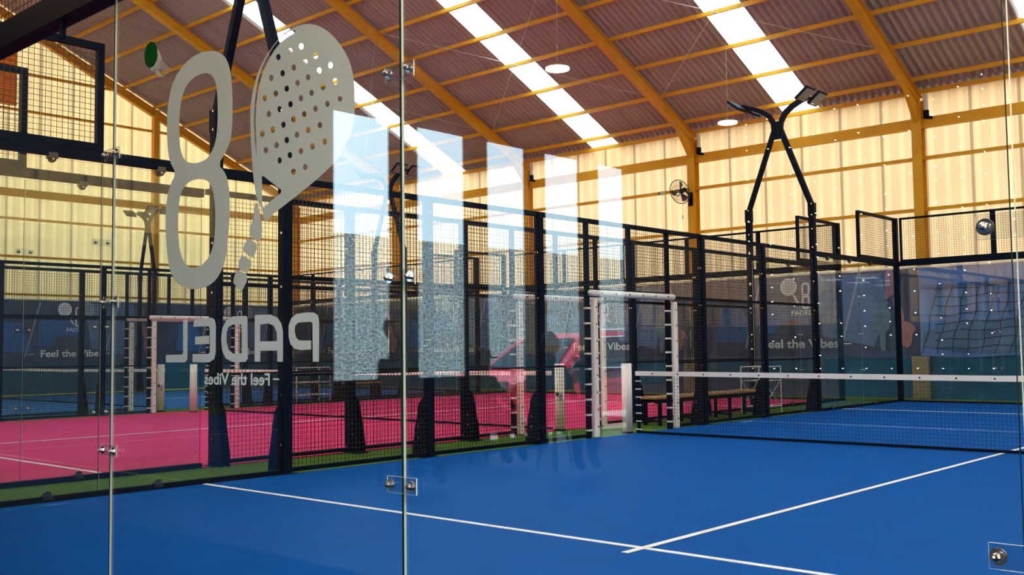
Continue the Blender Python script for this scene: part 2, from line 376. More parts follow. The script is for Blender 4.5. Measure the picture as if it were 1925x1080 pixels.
# gable louvre
lv = empty('gable_louvre', (XL+.2, 10.2, 10.0), 'yellow louvred vent high in the left gable wall', 'louvre')
MB().box((XL+.13, 9.2, 9.15), (XL+.2, 9.26, 10.95)).box((XL+.13, 10.86, 9.15), (XL+.2, 10.92, 10.95)).box((XL+.13, 9.2, 9.1), (XL+.2, 10.92, 9.16)).box((XL+.13, 9.2, 10.9), (XL+.2, 10.92, 10.96)).build('frame', M['louvre'], lv)
sl = MB()
for i in range(11): sl.bar((XL+.2, 9.26, 9.24+i*.16), (XL+.2, 10.86, 9.24+i*.16), (.05, 0, -.05), (.004, 0, .004))
sl.build('slats', M['louvre'], lv)
MB().box((XL+.08, 9.2, 9.1), (XL+.11, 10.92, 10.95)).build('backing', M['louvre'], lv)
# tie rods
tr_ = MB()
for x0 in (-12.1, -6.15, -.06):
    for a, b in ((20.0, 15.5), (15.5, 20.0)):
        tr_.tube((x0-.1, a, roofz(a)-.2), (x0-6.0, b, roofz(b)-.2), .008, 5)
steel(tr_, 'roof_bracing', M['pipe'], 'thin crossed tie rods under the roof sheets', 'bracing')
# ---------------------------------------------------------------- outdoors and lounge behind the glass
struct(MB().box((-70, -60, -.6), (60, 70, -.21)), 'ground', M['ground'])
struct(MB().box((-9, -30, -.21), (-.12, YF-.4, -.02)), 'driveway', M['ground'])
struct(MB().box((-8.6, -30, -.02), (-8.0, YF-.6, 3.68)), 'stone_wall', M['rock'], 'rough grey stone wall outside, seen reflected in the glass', 'wall')
struct(MB().box((.15, -13, -.21), (XR, YF-.2, -.004)).box((.15, YF-.2, -.21), (XR, -.02, -.004)), 'floor', M['loungef'])
struct(MB().box((-.1, -13, 4.2), (XR, YF-.02, 4.3)), 'ceiling', M['loungec'])
struct(MB().box((XR-.1, -13, 0), (XR, YF-.05, 4.2)).box((-.1, -13.1, 0), (XR, -13, 4.2)), 'wall_rear', M['loungew'])
for i, (lx, ly) in enumerate(((9.6, -1.2), (11.2, -1.2), (9.6, -4.0), (11.2, -4.0), (11.2, -7.0))):  # unseen glowing panels, added to brighten the stickers from the camera side
    t = empty('added_fill_panel', (lx, ly, 4.17), f'square glowing fill panel added out of view under the lounge ceiling, {-ly:.0f} metres from the glass at {lx:.1f}', 'ceiling lamp', 'added fill panels')
    MB().box((lx-.4, ly-.4, 4.16), (lx+.4, ly+.4, 4.18)).build('diffuser', M['panel'], t)
    MB().box((lx-.42, ly-.42, 4.175), (lx+.42, ly+.42, 4.198)).build('frame', M['whitep'], t)
lw = MB()
OP = [(4.50, 5.43), (5.70, 6.63), (6.86, 7.75), (7.96, 8.87), (9.10, 9.93)]   # mirrored distances of the openings
ys = [.2-a for a in (3.6,)]
prev = YF-.05
lw.box((-.1, -.02, 0), (.1, .2-4.50, 4.2))
for i, (a, b) in enumerate(OP):
    ra, rb = .2-a, .2-b
    lw.box((-.1, rb, 3.85), (.1, ra, 4.2))
    if i < 2: lw.box((-.1, rb, 0), (.1, ra, .92))
    elif i == 2: lw.box((-.1, rb, 0), (.1, ra, .12))
    nx = .2-OP[i+1][0] if i < 4 else -13
    lw.box((-.1, nx, 0), (.1, rb, 4.2))
struct(lw, 'wall_lounge', M['loungew'])
# ---------------------------------------------------------------- courts
courts = [('blue', 'near', 0.0, 0.0, M['blue'], 'bright blue artificial turf padel court behind the glass wall'),
          ('pink', 'middle', -11.32, -.18, M['pink'], 'pink artificial turf padel court beside the near blue court'),
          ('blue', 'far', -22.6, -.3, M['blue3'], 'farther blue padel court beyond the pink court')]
for nm, wh, x0, dy, m, lab in courts:
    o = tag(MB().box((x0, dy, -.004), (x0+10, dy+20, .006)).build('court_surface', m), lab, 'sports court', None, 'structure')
    for y, t in ((3.05, 'near'), (16.95, 'far')):
        MB().box((x0, dy+y-.025, .006), (x0+10, dy+y+.025, .009)).build('service_line', M['line'], o)
    MB().box((x0+4.975, dy+2.85, .009), (x0+5.025, dy+17.15, .0115)).build('centre_line', M['line'], o)
# ------------------------------------------------ fence pieces
def wires(mb, ax, pos, a0, a1, z0, z1, sp=.05, r=.0020):
    """grid of square wires on plane (other axis)=pos, spanning a0..a1 along axis ax"""
    P = (lambda a, z, d: (a, pos+d, z)) if ax == 0 else (lambda a, z, d: (pos+d, a, z))
    n = max(1, round((a1-a0)/sp)); m = max(1, round((z1-z0)/sp))
    for i in range(1, n):
        a = a0+(a1-a0)*i/n
        mb.box(P(a-r, z0, -r), P(a+r, z1, r))
    for j in range(1, m):
        z = z0+(z1-z0)*j/m
        mb.box(P(a0, z-r, r), P(a1, z+r, 3*r))
    return mb
def hbar(mb, ax, pos, a0, a1, z, h, t):
    if ax == 0: return mb.box((a0, pos-t, z-h), (a1, pos+t, z+h))
    return mb.box((pos-t, a0, z-h), (pos+t, a1, z+h))
def vbar(mb, ax, pos, a, z0, z1, wdt, t):
    if ax == 0: return mb.box((a-wdt, pos-t, z0), (a+wdt, pos+t, z1))
    return mb.box((pos-t, a-wdt, z0), (pos+t, a+wdt, z1))
def glass_pane(parent, ax, pos, a0, a1, z0, z1, m, t=.006, edge=True):
    g = MB(); hbar(g, ax, pos, a0, a1, (z0+z1)/2, (z1-z0)/2, t)
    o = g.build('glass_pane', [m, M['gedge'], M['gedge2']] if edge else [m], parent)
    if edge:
        # edge light put into the colour: dark green on one side, lit pale on the other
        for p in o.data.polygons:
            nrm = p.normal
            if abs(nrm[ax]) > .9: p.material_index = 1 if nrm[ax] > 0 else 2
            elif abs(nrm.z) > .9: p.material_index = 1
    return o
def clamp(parent, ax, pos, a, z, side, big=False, sides=(-1, 1), name='glass_clamp'):
    """clear plate bridging two panes with two dome nuts; side = direction of the viewer's face"""
    P = (lambda u, z_, d: (u, pos+d, z_)) if ax == 0 else (lambda u, z_, d: (pos+d, u, z_))
    w_, h_ = (.072, .027) if ax == 0 else (.09, .03)
    pl = MB().box(P(a-w_, z-h_, side*.0075), P(a+w_, z+h_, side*.012))
    o = pl.build(name, [M['acr'], M['gedge2']], parent)
    for q in o.data.polygons:
        if abs(q.normal[1-ax]) < .5: q.material_index = 1
    for s in sides:
        u = a+s*w_*(.72 if ax == 0 else .62)
        b = MB().tube(P(u, z, side*.012), P(u, z, side*.016), .018, 20).tube(P(u, z, side*.016), P(u, z, side*.026), .0105, 6)
        c = P(u, z, side*.026)
        b.ball(c, .0105, 12, 8)
        b.build('dome_nut', M['steel'], o, smooth=False)
    return o
def bracket(parent, ax, pos, a, z, side, name='glass_bracket', r=.035):
    P = (lambda u, z_, d: (u, pos+d, z_)) if ax == 0 else (lambda u, z_, d: (pos+d, u, z_))
    o = MB().box(P(a-.04, z-.035 if z < 1 else z+.0, -.012), P(a+.04, z if z < 1 else z+.05, side*.05)).tube(P(a, z, side*.008), P(a, z, side*.03), r, 14).build(name, M['dsteel'], parent)
    MB().tube(P(a, z, side*.03), P(a, z, side*.045), .012, 10).build('bolt', M['steel'], o)
def mesh_frame(parent, ax, pos, a0, a1, z0, z1, name='mesh_panel', t=.022, m=None, r=.0019):
    fr = MB(); hbar(fr, ax, pos, a0, a1, z0+t, t, t); hbar(fr, ax, pos, a0, a1, z1-t, t, t)
    vbar(fr, ax, pos, a0+t, z0+2*t, z1-2*t, t, t); vbar(fr, ax, pos, a1-t, z0+2*t, z1-2*t, t, t)
    o = fr.build('panel_frame', M['black'], parent)
    wires(MB(), ax, pos, a0+2*t, a1-2*t, z0+2*t, z1-2*t, r=r).build('wire_mesh', m or M['wire'], o)
    return o
def post(parent, X, y, z1, outd, base=True, z0=0):
    o = MB().box((X-.045, y-.05, z0), (X+.045, y+.05, z1)).build('post', M['black'], parent, bevel=.004)
    if base:
        g = MB()
        for s in (-.045, .037):
            g.prism([(X+outd*.045, y+s, 0), (X+outd*.24, y+s, 0), (X+outd*.24, y+s, .12), (X+outd*.13, y+s, .62), (X+outd*.045, y+s, .70)], (0, .008, 0))
        g.box((X-outd*.06, y-.09, 0), (X+outd*.25, y+.09, .012))
        g.build('foot_gusset', M['black'], o)
        b = MB()
        for zz in (.22, .36): b.tube((X+outd*.12, y-.05, zz), (X+outd*.12, y-.062, zz), .013, 8)
        for zz in (.07, .95, 1.9, 2.5): b.tube((X+.02, y-.05, zz), (X+.02, y-.057, zz), .010, 8).tube((X-.02, y-.05, zz), (X-.02, y-.057, zz), .010, 8)
        b.each('bolt', M['steel'], o)
    return o
def side_wall(X, dy, outd, cname, near=True, far=True, detail=True, brk=None, cl_side=1):
    side = 1   # visible face towards +X
    def gsec(y0, y1, corner, lab, endc):
        t = empty('side_glass_wall', (X, y0, 0), f'{lab} glass section of the {cname} court side wall with mesh frame above', 'glass wall')
        ym = (y0+y1)/2
        for a, b in ((y0+.02, ym-.004), (ym+.004, y1-.06)):
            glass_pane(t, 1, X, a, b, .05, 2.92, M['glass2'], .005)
        hbar(MB(), 1, X, y0, y1-.05, .025, .025, .03).build('base_rail', M['black'], t)
        hbar(MB(), 1, X, y0, y1-.05, 2.985, .045, .04).build('top_rail', M['black'], t)
        for z in (.73, 1.47, 2.22): clamp(t, 1, X, ym, z, side)
        for k in range(int(y1-y0)):
            yy = y0+.5+k
            bracket(t, 1, X, yy, .06, side); bracket(t, 1, X, yy, 2.91, side)
        c0, c1 = (y0, ym) if corner == 0 else (ym, y1)
        mesh_frame(t, 1, X, c0, c1, 3.035, 4.0, t=.03)
        if corner == 1:
            MB().box((X-.05, y1-.05, 0), (X+.05, y1+.05, 4.0)).build('corner_post', M['black'], t)
        return t
    if near: gsec(dy+.1, dy+4, 0, 'near', 0)
    if far: gsec(dy+16.06, dy+20, 1, 'far', 1)
    f = empty('side_mesh_fence', (X, dy+4, 0), f'black steel mesh fence along the {cname} court side', 'fence')
    for y in (6, 8, 12, 14): post(f, X, dy+y, 3.03, outd)
    for y in (9.0, 11.0): MB().box((X-.03, dy+y-.03, 0), (X+.03, dy+y+.03, 2.99)).build('gate_post', M['black'], f)
    MB().box((X-.03, dy+9.97, 2.06), (X+.03, dy+10.03, 2.99)).build('post', M['black'], f)
    for a, b in ((4.05, 5.95), (6.05, 7.95), (8.05, 8.97), (11.03, 11.95), (12.05, 13.95), (14.05, 15.95)):
        o = MB(); 
        for z, h in ((.04, .022), (1.0, .014), (2.0, .022)): hbar(o, 1, X, dy+a, dy+b, z, h, .02)
        o.each('rail', M['black'], f)
        wires(MB(), 1, X+.022, dy+a, dy+b, .05, 2.97).build('wire_mesh', M['wire'], f)
    hbar(MB(), 1, X, dy+9.03, dy+10.97, 2.05, .02, .02).build('rail', M['black'], f)
    wires(MB(), 1, X+.022, dy+9.03, dy+10.97, 2.07, 2.97).build('wire_mesh', M['wire'], f)
    hbar(MB(), 1, X, dy+4.0, dy+15.95, 3.01, .03, .03).build('top_rail', M['black'], f)
    # padded gate frame
    g = empty('padded_gate_frame', (X, dy+10, 0), f'white padded gateway frame in the {cname} court side fence', 'gate frame')
    xo = X+.075
    for y, sgn in ((9.0, 1), (11.0, -1)):
        p = MB().box((xo-.045, dy+y+.035, .01), (xo+.03, dy+y+.125, 1.93)).build('upright_pad', M['white'], g, bevel=.02)
        l = MB()
        for k in range(9): l.box((X-.032, dy+y-.033, .1+.21*k), (X+.034, dy+y+.05, .125+.21*k))
        l.each('lacing_strap', M['lace'], p)
        e = MB()
        for k in range(8): e.tube((xo+.03, dy+y+.08, .16+.235*k), (xo+.034, dy+y+.08, .16+.235*k), .013, 8)
        e.each('eyelet', M['ink'], p)
    p = MB().tube((xo, dy+8.98, 2.0), (xo, dy+11.05, 2.0), .045, 14).build('crossbar_pad', M['white'], g, smooth=True)
    e = MB()
    for k in range(6): e.tube((xo+.042, dy+9.2+.33*k, 2.0), (xo+.049, dy+9.2+.33*k, 2.0), .014, 8)
    e.each('eyelet', M['ink'], p)
def logo_small(parent, O, U, V, N, m, scale=1.0):
    """racket, numeral and wordmark; U,V unit vectors, O centre"""
    O, U, V, N = map(Vector, (O, U, V, N)); cv = lambda p: O+U*(p[0]*scale)+V*(p[1]*scale)
    mb = MB()
    def sh(polys): v, f = flat(polys, .0015, N, cv); mb.add(v, f)
    holes = [ell(-.27+dx*.055, .33+dy_*.055, .012, .012, 6) for dx in range(-2, 3) for dy_ in range(-2, 3) if abs(dx)+abs(dy_) < 4]
    sh([ell(-.27, .33, .20, .20, 24)]+holes)
    for cy_ in (.26, -.02): sh([smoothpoly([(.03, cy_+.10), (.03, cy_-.1), (.07, cy_-.15), (.19, cy_-.15), (.23, cy_-.1), (.23, cy_+.1), (.19, cy_+.15), (.07, cy_+.15)], 1), smoothpoly([(.08, cy_+.08), (.08, cy_-.08), (.10, cy_-.10), (.16, cy_-.10), (.18, cy_-.08), (.18, cy_+.08), (.16, cy_+.10), (.10, cy_+.10)], 1)])
    sh([[(-.19, .16), (-.12, .14), (-.02, -.03), (.0, -.12), (-.07, -.05), (-.14, .06)]])
    put_text(mb, 'PADEL', cv((-.22, -.30)), U*.50*scale, V*.105*scale, N*.001)
    return mb.build('logo', m, parent)
def net_post_obj(X, y, lab, logo=None):
    t = tag(MB().tube((X, y, .02), (X, y, 1.01), .075, 24).build('net_post', M['white'], smooth=False), lab, 'net post', 'padded net posts')
    t.data.polygons.foreach_set('use_smooth', [len(p.vertices) == 4 for p in t.data.polygons])
    MB().tube((X, y, .006), (X, y, .024), .09, 20).build('base_plate', M['black'], t)
    if logo:
        # printed logo wraps the side that faces the camera
        d = (Vector((CAM.x, CAM.y, 0))-Vector((X, y, 0))).normalized(); u = Vector((-d.y, d.x, 0))
        src = logo_small(t, (0, 0, 0), (1, 0, 0), (0, 0, 1), (0, -1, 0), M['ink'], .16)
        ctr = Vector((X, y, .5))
        for v in src.data.vertices:
            a = v.co.x/.0765; dep = .0765+(-v.co.y)
            v.co = ctr + (d*math.cos(a)+u*math.sin(a))*dep + Vector((0, 0, v.co.z))
        src.data.update()
    return t
def net_obj(x0, x1, y, lab, full=True):
    t = empty('court_net', (x0, y, 0), lab, 'net')
    zt = lambda x: .90-.03*(1-abs((x-(x0+x1)/2)/((x1-x0)/2)))
    b = MB(); n = 10
    for i in range(n):
        a, c = x0+.05+(x1-x0-.1)*i/n, x0+.05+(x1-x0-.1)*(i+1)/n
        b.add([(a, y-.008, zt(a)-.065), (a, y+.008, zt(a)-.065), (a, y+.008, zt(a)), (a, y-.008, zt(a)), (c, y-.008, zt(c)-.065), (c, y+.008, zt(c)-.065), (c, y+.008, zt(c)), (c, y-.008, zt(c))],
              [(0, 1, 5, 4), (1, 2, 6, 5), (2, 3, 7, 6), (3, 0, 4, 7)])
    tb = b.build('top_band', M['whitep'], t)
    k = MB(); x = x0+.35
    while x < x1: k.tube((x, y-.008, zt(x)-.035), (x, y-.014, zt(x)-.035), .012, 7); x += .42
    k.each('band_button', M['ink'], tb)
    MB().box((x0+.05, y-.01, .012), (x1-.05, y+.01, .045)).build('bottom_tape', M['black'], t)
    g = MB(); wires(g, 0, y, x0+.08, x1-.08, .045, .83, .045, .0014); g.build('netting', M['wire'], t)
    s = MB().box((x0+.07, y-.006, .03), (x0+.12, y+.006, .84)).build('side_tape', M['black'], t)
    l = MB()
    for k_ in range(7): l.box((x0+.05, y-.009, .06+.115*k_), (x0+.14, y+.009, .075+.115*k_))
    l.each('lacing_strap', M['lace'], s)
    return t
# near blue court
side_wall(-.06, 0, -1, 'near blue')
side_wall(-1.32, -.15, 1, 'pink', cl_side=1)
side_wall(-11.36, -.42, -1, 'pink far-left', near=False)
side_wall(-12.56, -.3, 1, 'farther blue', near=False)
net_obj(-.02, 10, 10, 'long net with white band across the near blue court')
net_obj(-11.28, -1.36, 9.82, 'net with white band across the pink court')
net_obj(-22.5, -12.65, 9.7, 'net with white band across the farther blue court')
net_post_obj(-.13, 10, 'plain white padded net post in the near blue court gateway')
net_post_obj(-1.27, 9.85, 'white padded net post with dark racket logo beside the pink court', True)
net_post_obj(-10.95, 9.38, 'white padded net post at the left end of the pink court net')
net_post_obj(-11.80, 9.1, 'white padded net post with dark racket logo left of the pink court', True)
# ---- floodlight masts
def mast(xa, xb, y, lab):
    xc = (xa+xb)/2
    t = empty('floodlight_mast', (xc, y, 0), lab, 'floodlight mast', 'floodlight masts')
    for x, s in ((xa, -1), (xb, 1)):
        inw = -s
        l = MB().box((x-.05, y-.055, 0), (x+.05, y+.055, 3.75))
        l.bar((x, y, 3.70), (x, y, 3.95), (.06, 0, 0), (0, .06, 0))
        l.bar((x, y, 3.90), (xc+s*.07, y, 5.45), (.045, 0, .012), (0, .045, 0))
        lo = l.build('leg', M['black'], t)
        b = MB()
        for zz in (.3, .8, 1.35, 1.9, 2.45, 3.1, 3.45, 3.72, 3.93): b.tube((x+.02, y-.055, zz), (x+.02, y-.064, zz), .013, 8)
        b.each('bolt', M['steel'], lo)
        g = MB()
        for q in (-.05, .042): g.prism([(x+inw*.05, y+q, 0), (x+inw*.22, y+q, 0), (x+inw*.22, y+q, .12), (x+inw*.12, y+q, .62), (x+inw*.05, y+q, .70)], (0, .008, 0))
        g.box((x-.08, y-.1, 0), (x+.08, y+.1, .012))
        g.build('foot_gusset', M['black'], lo)
        # outward curved arm
        pts = [(xc-inw*.06*1, y, 5.40), (xc-inw*-.0, y, 5.40)]
        arc = [(xc+s*.07, y, 5.42), (xc+s*.09, y, 5.62), (xc+s*.17, y, 5.76), (xc+s*.32, y, 5.87), (xc+s*.52, y, 5.96), (xc+s*.66, y, 6.0)]
        a = MB(); 
        for p, q in zip(arc, arc[1:]):
            a.bar(p, q, (0, .045, 0), (.03, 0, .035) if s < 0 else (-.03, 0, .035))
        ao = a.build('arm', M['black'], t)
        for j, yy in enumerate((-.26, .26)):
            c = Vector((xc+s*.74, y+yy, 5.98))
            R_ = Matrix.Rotation(-s*math.radians(38), 3, 'Y')
            def bx(mb, a_, b_):
                k = len(mb.v); mb.box(a_, b_)
                for i in range(k, len(mb.v)): mb.v[i] = tuple(c + R_ @ Vector(mb.v[i]))
                return mb
            h = bx(MB(), (-.16, -.175, 0), (.16, .175, .05)).build('lamp_head', M['black'], t)
            bx(MB(), (-.14, -.155, -.006), (.14, .155, .0)).build('led_panel', M['led'], h)
        MB().box((xc+s*.60, y-.22, 5.99), (xc+s*.66, y+.22, 6.03)).build('cross_bracket', M['black'], t)
    MB().box((xc-.09, y-.04, 5.28), (xc+.09, y+.04, 5.62)).build('apex_joint', M['black'], t)
mast(-1.36, -.06, 4.0, 'tall black floodlight mast at the near end of the gap between pink and blue courts')
mast(-1.40, -.06, 16.0, 'tall black floodlight mast at the far end of the gap between pink and blue courts')
mast(-12.56, -11.36, 15.72, 'black floodlight mast between the pink and the farther blue court')
mast(-23.75, -22.8, 14.9, 'black floodlight mast beside the left gable wall')
# ---- far end walls
def end_wall(x0, x1, y, cname, posts, sidecorner=True):
    t = empty('end_glass_wall', (x0, y, 0), f'glass end wall with mesh top at the far end of the {cname} court', 'glass wall')
    xs = [x0+.06]+[x for x in posts]+[x1-.06]
    for a, b in zip(xs, xs[1:]): glass_pane(t, 0, y, a+.004, b-.004, .04, 2.93, M['glass2'], .005, edge=False)
    hbar(MB(), 0, y, x0, x1, .02, .02, .03).build('base_rail', M['black'], t)
    hbar(MB(), 0, y, x0, x1, 2.99, .05, .04).build('top_rail', M['black'], t)
    for a, b in zip(xs, xs[1:]):
        mesh_frame(t, 0, y, a, b, 3.04, 4.0, t=.022)
        vbar(MB(), 0, y, b-.02, 3.04, 4.0, .035, .03).build('mesh_post', M['black'], t)
    for a in posts:
        for z in (.73, 1.47, 2.2):
            clamp(t, 0, y, a, z, -1)
    return t
end_wall(-.02, 6.0, 20.0, 'near blue', (1.98, 3.98))
end_wall(-11.36, -1.32, 19.85, 'pink', (-9.3, -7.3, -5.3, -3.3))
end_wall(-22.6, -12.56, 19.7, 'farther blue', (-20.6, -18.6, -16.6, -14.6))
# ---- banners
def banner(O, U, N, width, label, kind=0, z0=.98, z1=2.985):
    O, U, N = map(Vector, (O, U, N))
    V = Vector((0, 0, 1))
    mb = MB(); nx, nz = 48, 10; vs = []
    for j in range(nz+1):
        for i in range(nx+1):
            a = i/nx; z = z0+(z1-z0)*j/nz
            d = .012*math.sin(a*23+z*2)+.010*math.sin(a*61+z*7)
            sag = -.04*math.sin(a*math.pi*3)**2 if j == 0 else (-.018*math.sin(a*math.pi*6)**2 if j == nz else 0)
            vs.append(O+U*(a*width)+V*(z+sag)+N*(d+.03))
    k = len(vs); vs += [v-N*.012 for v in vs]
    fs = []
    for j in range(nz):
        for i in range(nx):
            q = [j*(nx+1)+i, j*(nx+1)+i+1, (j+1)*(nx+1)+i+1, (j+1)*(nx+1)+i]; fs += [tuple(q), tuple(x+k for x in q[::-1])]
    mb.add(vs, fs)
    o = tag(mb.build('banner', M['bansky'] if kind == 1 else M['bandark'], smooth=True), label, 'banner', 'printed banners on the walls')
    def cv(lay): return lambda p: O+U*p[0]+V*p[1]+N*(.056+.003*lay)
    def pic(name, polys, m, lay):
        q = MB()
        for pl in polys:
            v, f = flat(pl if isinstance(pl[0], list) else [pl], .002, N, cv(lay)); q.add(v, f)
        return q.build(name, m, o)
    h = MB(); h.bar(O+V*(z1+.01)+N*.05, O+U*width+V*(z1+.01)+N*.05, V*.022, N*.012)  # white strip standing in for daylight through the gap above the banner
    h.build('gap_light', M['vinylb'], o)
    if kind == 0:
        pic('blue_court_print', [[(.75, 1.35), (1.9, 1.35), (1.55, 2.25), (.9, 2.3)], [(2.0, 1.55), (3.4, 1.55), (3.3, 2.35), (2.1, 2.35)]], M['banmid'], 0)
        pic('sky_print', [[(3.75, 1.45), (5.0, 1.2), (5.35, 2.2), (5.2, 2.9), (3.5, 2.9)]], M['banmid2'], 0)
        pic('white_slash', [[(1.62, 1.2), (1.66, 1.2), (2.12, 2.9), (2.07, 2.9)], [(4.17, 1.2), (4.21, 1.2), (4.72, 2.95), (4.65, 2.95)]], M['banhalf'], 1)
        pic('player_print', [smoothpoly([(5.3, 2.98), (5.5, 2.98), (5.62, 2.55), (5.42, 2.35), (5.25, 2.25), (5.3, 2.5)], 1), smoothpoly([(5.45, 2.4), (5.66, 2.15), (5.74, 1.75), (5.6, 1.72), (5.5, 2.0)], 1), smoothpoly([(5.58, 1.75), (5.8, 1.78), (6.0, 1.6), (5.9, 1.5), (5.86, 1.2), (5.7, 1.15), (5.6, 1.4)], 1)], M['banpink'], 1)
        pic('racket_print', [ell(5.2, 1.85, .21, .36, 20), [(5.12, 1.52), (5.28, 1.52), (5.26, 1.1), (5.16, 1.1)]], M['banpale'], 2)
        pic('player_dark_print', [smoothpoly([(2.4, 1.1), (3.6, 1.1), (3.5, 1.6), (3.1, 1.9), (2.7, 1.85), (2.4, 1.6)], 1)], M['bangrey'], 1)
        logo_small(o, O+U*3.17+V*2.33+N*.067, U, V, N, M['banwhite'], 1.12)
        pic('second_racket', [[ell(3.62, 2.72, .22, .24, 20)]+[ell(3.62+a*.08, 2.72+b*.08, .016, .016, 6) for a in (-1, 0, 1) for b in (-1, 0, 1)]], M['banhalf'], 2)
        s = MB(); put_text(s, 'Feel the Vibes', O+U*2.12+V*1.19+N*.068, U*2.02, V*.215, N*.001)
        for a in (1.72, 4.24): 
            v, f = flat([[(a, 1.265), (a+.2, 1.265), (a+.2, 1.29), (a, 1.29)]], .002, N, cv(4)); s.add(v, f)
        s.build('lettering', M['banwhite'], o)
    else:
        n = MB()
        for i in range(17):
            n.sweep([O+U*(.42+.31*i+.03*math.sin(j*1.3+i)-.04*j)+V*(2.55-.17*j)+N*.06 for j in range(10)], .008, 5)
        for j in range(8):
            n.sweep([O+U*(.35+.31*i)+V*(2.46-.19*j+.03*math.sin(i*1.7+j)+.012*i)+N*.06 for i in range(18)], .008, 5)
        n.build('net_print', M['ink'], o)
        pic('cloud_print', [smoothpoly([(0.05, 1.03), (5.9, 1.03), (5.9, 1.8), (2.4, 1.85), (.1, 1.65)], 1)], M['banmid2'], 0)
        pic('court_print', [[(.05, 2.5), (4, 2.55), (4, 2.62), (.05, 2.58)]], M['banmid'], 1)
    return o
YW = YB-.46
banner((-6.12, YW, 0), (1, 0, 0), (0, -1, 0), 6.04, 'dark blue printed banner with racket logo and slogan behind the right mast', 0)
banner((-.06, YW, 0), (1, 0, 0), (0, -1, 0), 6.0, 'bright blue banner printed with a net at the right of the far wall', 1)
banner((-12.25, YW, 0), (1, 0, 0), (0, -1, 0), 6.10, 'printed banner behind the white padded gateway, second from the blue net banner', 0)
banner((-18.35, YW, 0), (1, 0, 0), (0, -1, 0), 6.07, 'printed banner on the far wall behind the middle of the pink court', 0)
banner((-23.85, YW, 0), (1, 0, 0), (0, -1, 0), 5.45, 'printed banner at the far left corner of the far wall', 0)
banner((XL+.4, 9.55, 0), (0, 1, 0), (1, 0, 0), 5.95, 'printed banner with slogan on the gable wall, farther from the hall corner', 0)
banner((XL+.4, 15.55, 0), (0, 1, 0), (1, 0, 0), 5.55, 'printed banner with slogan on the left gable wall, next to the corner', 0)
for (a, b), lab in ((((XL+.3, YW+.0), (XR-.2, YW+.02)), 'dark blue tarpaulin skirt hanging below the banners on the far wall'), (((XL+.38, YF+.5), (XL+.40, YB-.5)), 'dark blue tarpaulin skirt hanging below the banners on the left wall')):
    tag(MB().box((a[0], a[1], .02), (b[0], b[1], 1.06)).build('tarpaulin', M['tarp']), lab, 'tarpaulin')
# visible concrete pier sleeves stand in front of the tarpaulin
for X, wh in ((-.06, 'behind the near blue court'), (-6.15, 'under the fan column')):
    tag(MB().box((X-.19, YW-.12, -.004), (X+.19, YW-.005, .96)).build('column_plinth', M['pier'], bevel=.012), 'tan rendered column plinth ' + wh, 'plinth', 'plinths')
# ---- wall fan
fx = Vector((-6.30, YB-.62, 5.42))
fan = empty('wall_fan', fx, 'black round wall fan fixed to the yellow column', 'fan')
ax_ = Vector((-.15, -.95, -.38)).normalized(); a_ = ax_.orthogonal().normalized()
a_ = ax_.cross(Vector((0, 0, 1))).normalized(); b_ = ax_.cross(a_).normalized()
def ring(c, r, n=24): return [c+(a_*math.cos(2*math.pi*i/n)+b_*math.sin(2*math.pi*i/n))*r for i in range(n)]
cg = MB(); cg.sweep(ring(fx, .33), .012, 6, True); cg.sweep(ring(fx+ax_*.10, .2), .004, 5, True); cg.sweep(ring(fx+ax_*.1, .08), .01, 5, True)
for i in range(28):
    d = a_*math.cos(i*math.pi/14)+b_*math.sin(i*math.pi/14)
    cg.sweep([fx+ax_*.11+d*.05, fx+ax_*.10+d*.2, fx+d*.33, fx-ax_*.1+d*.2, fx-ax_*.12+d*.05], .003, 4)
cg.build('cage', M['dsteel'], fan)
bl = MB()
for i in range(3):
    t0 = i*2*math.pi/3
    q = [fx+(a_*math.cos(t0+k)+b_*math.sin(t0+k))*r+ax_*z for k, r, z in ((-.1, .06, .02), (-.35, .27, .04), (0, .30, 0), (.35, .28, -.04), (.2, .06, -.02))]
    bl.prism(q, ax_*.006)
bl.build('blades', M['dsteel'], fan)
MB().tube(fx-ax_*.06, fx-ax_*.24, .07, 16, .055).build('motor', M['black'], fan)
MB().tube(fx-ax_*.2, (-6.15, YB-.30, 5.30), .022, 8).box((-6.21, YB-.335, 5.05), (-6.09, YB-.30, 5.42)).build('bracket', M['black'], fan)
MB().tube(fx+Vector((-.02, .15, -.3)), fx+Vector((-.02, .15, -.62)), .004, 5).tube(fx+Vector((-.02, .15, -.62)), fx+Vector((-.02, .15, -.72)), .02, 6).build('pull_cord', M['pipe'], fan)
# ---- round pendant lamps
for px, lab in (((1048, 131), 'round white disc lamp hanging under the middle of the roof'), ((1368, 232), 'round white disc lamp hanging nearest the far eave, left of the mast head')):
    p = at(*px, 2, 6.5)
    t = empty('disc_lamp', p, lab, 'ceiling lamp', 'round lamps under the roof')
    MB().tube(p+Vector((0, 0, .0)), p+Vector((0, 0, .03)), .225, 32).build('diffuser', M['lampw'], t)
    MB().tube(p+Vector((0, 0, .03)), p+Vector((0, 0, .045)), .228, 32).build('housing', M['pipe'], t)
    MB().tube(p+Vector((0, 0, .045)), (p.x, p.y, roofz(p.y)-.02), .0025, 5).build('cable', M['pipe'], t)
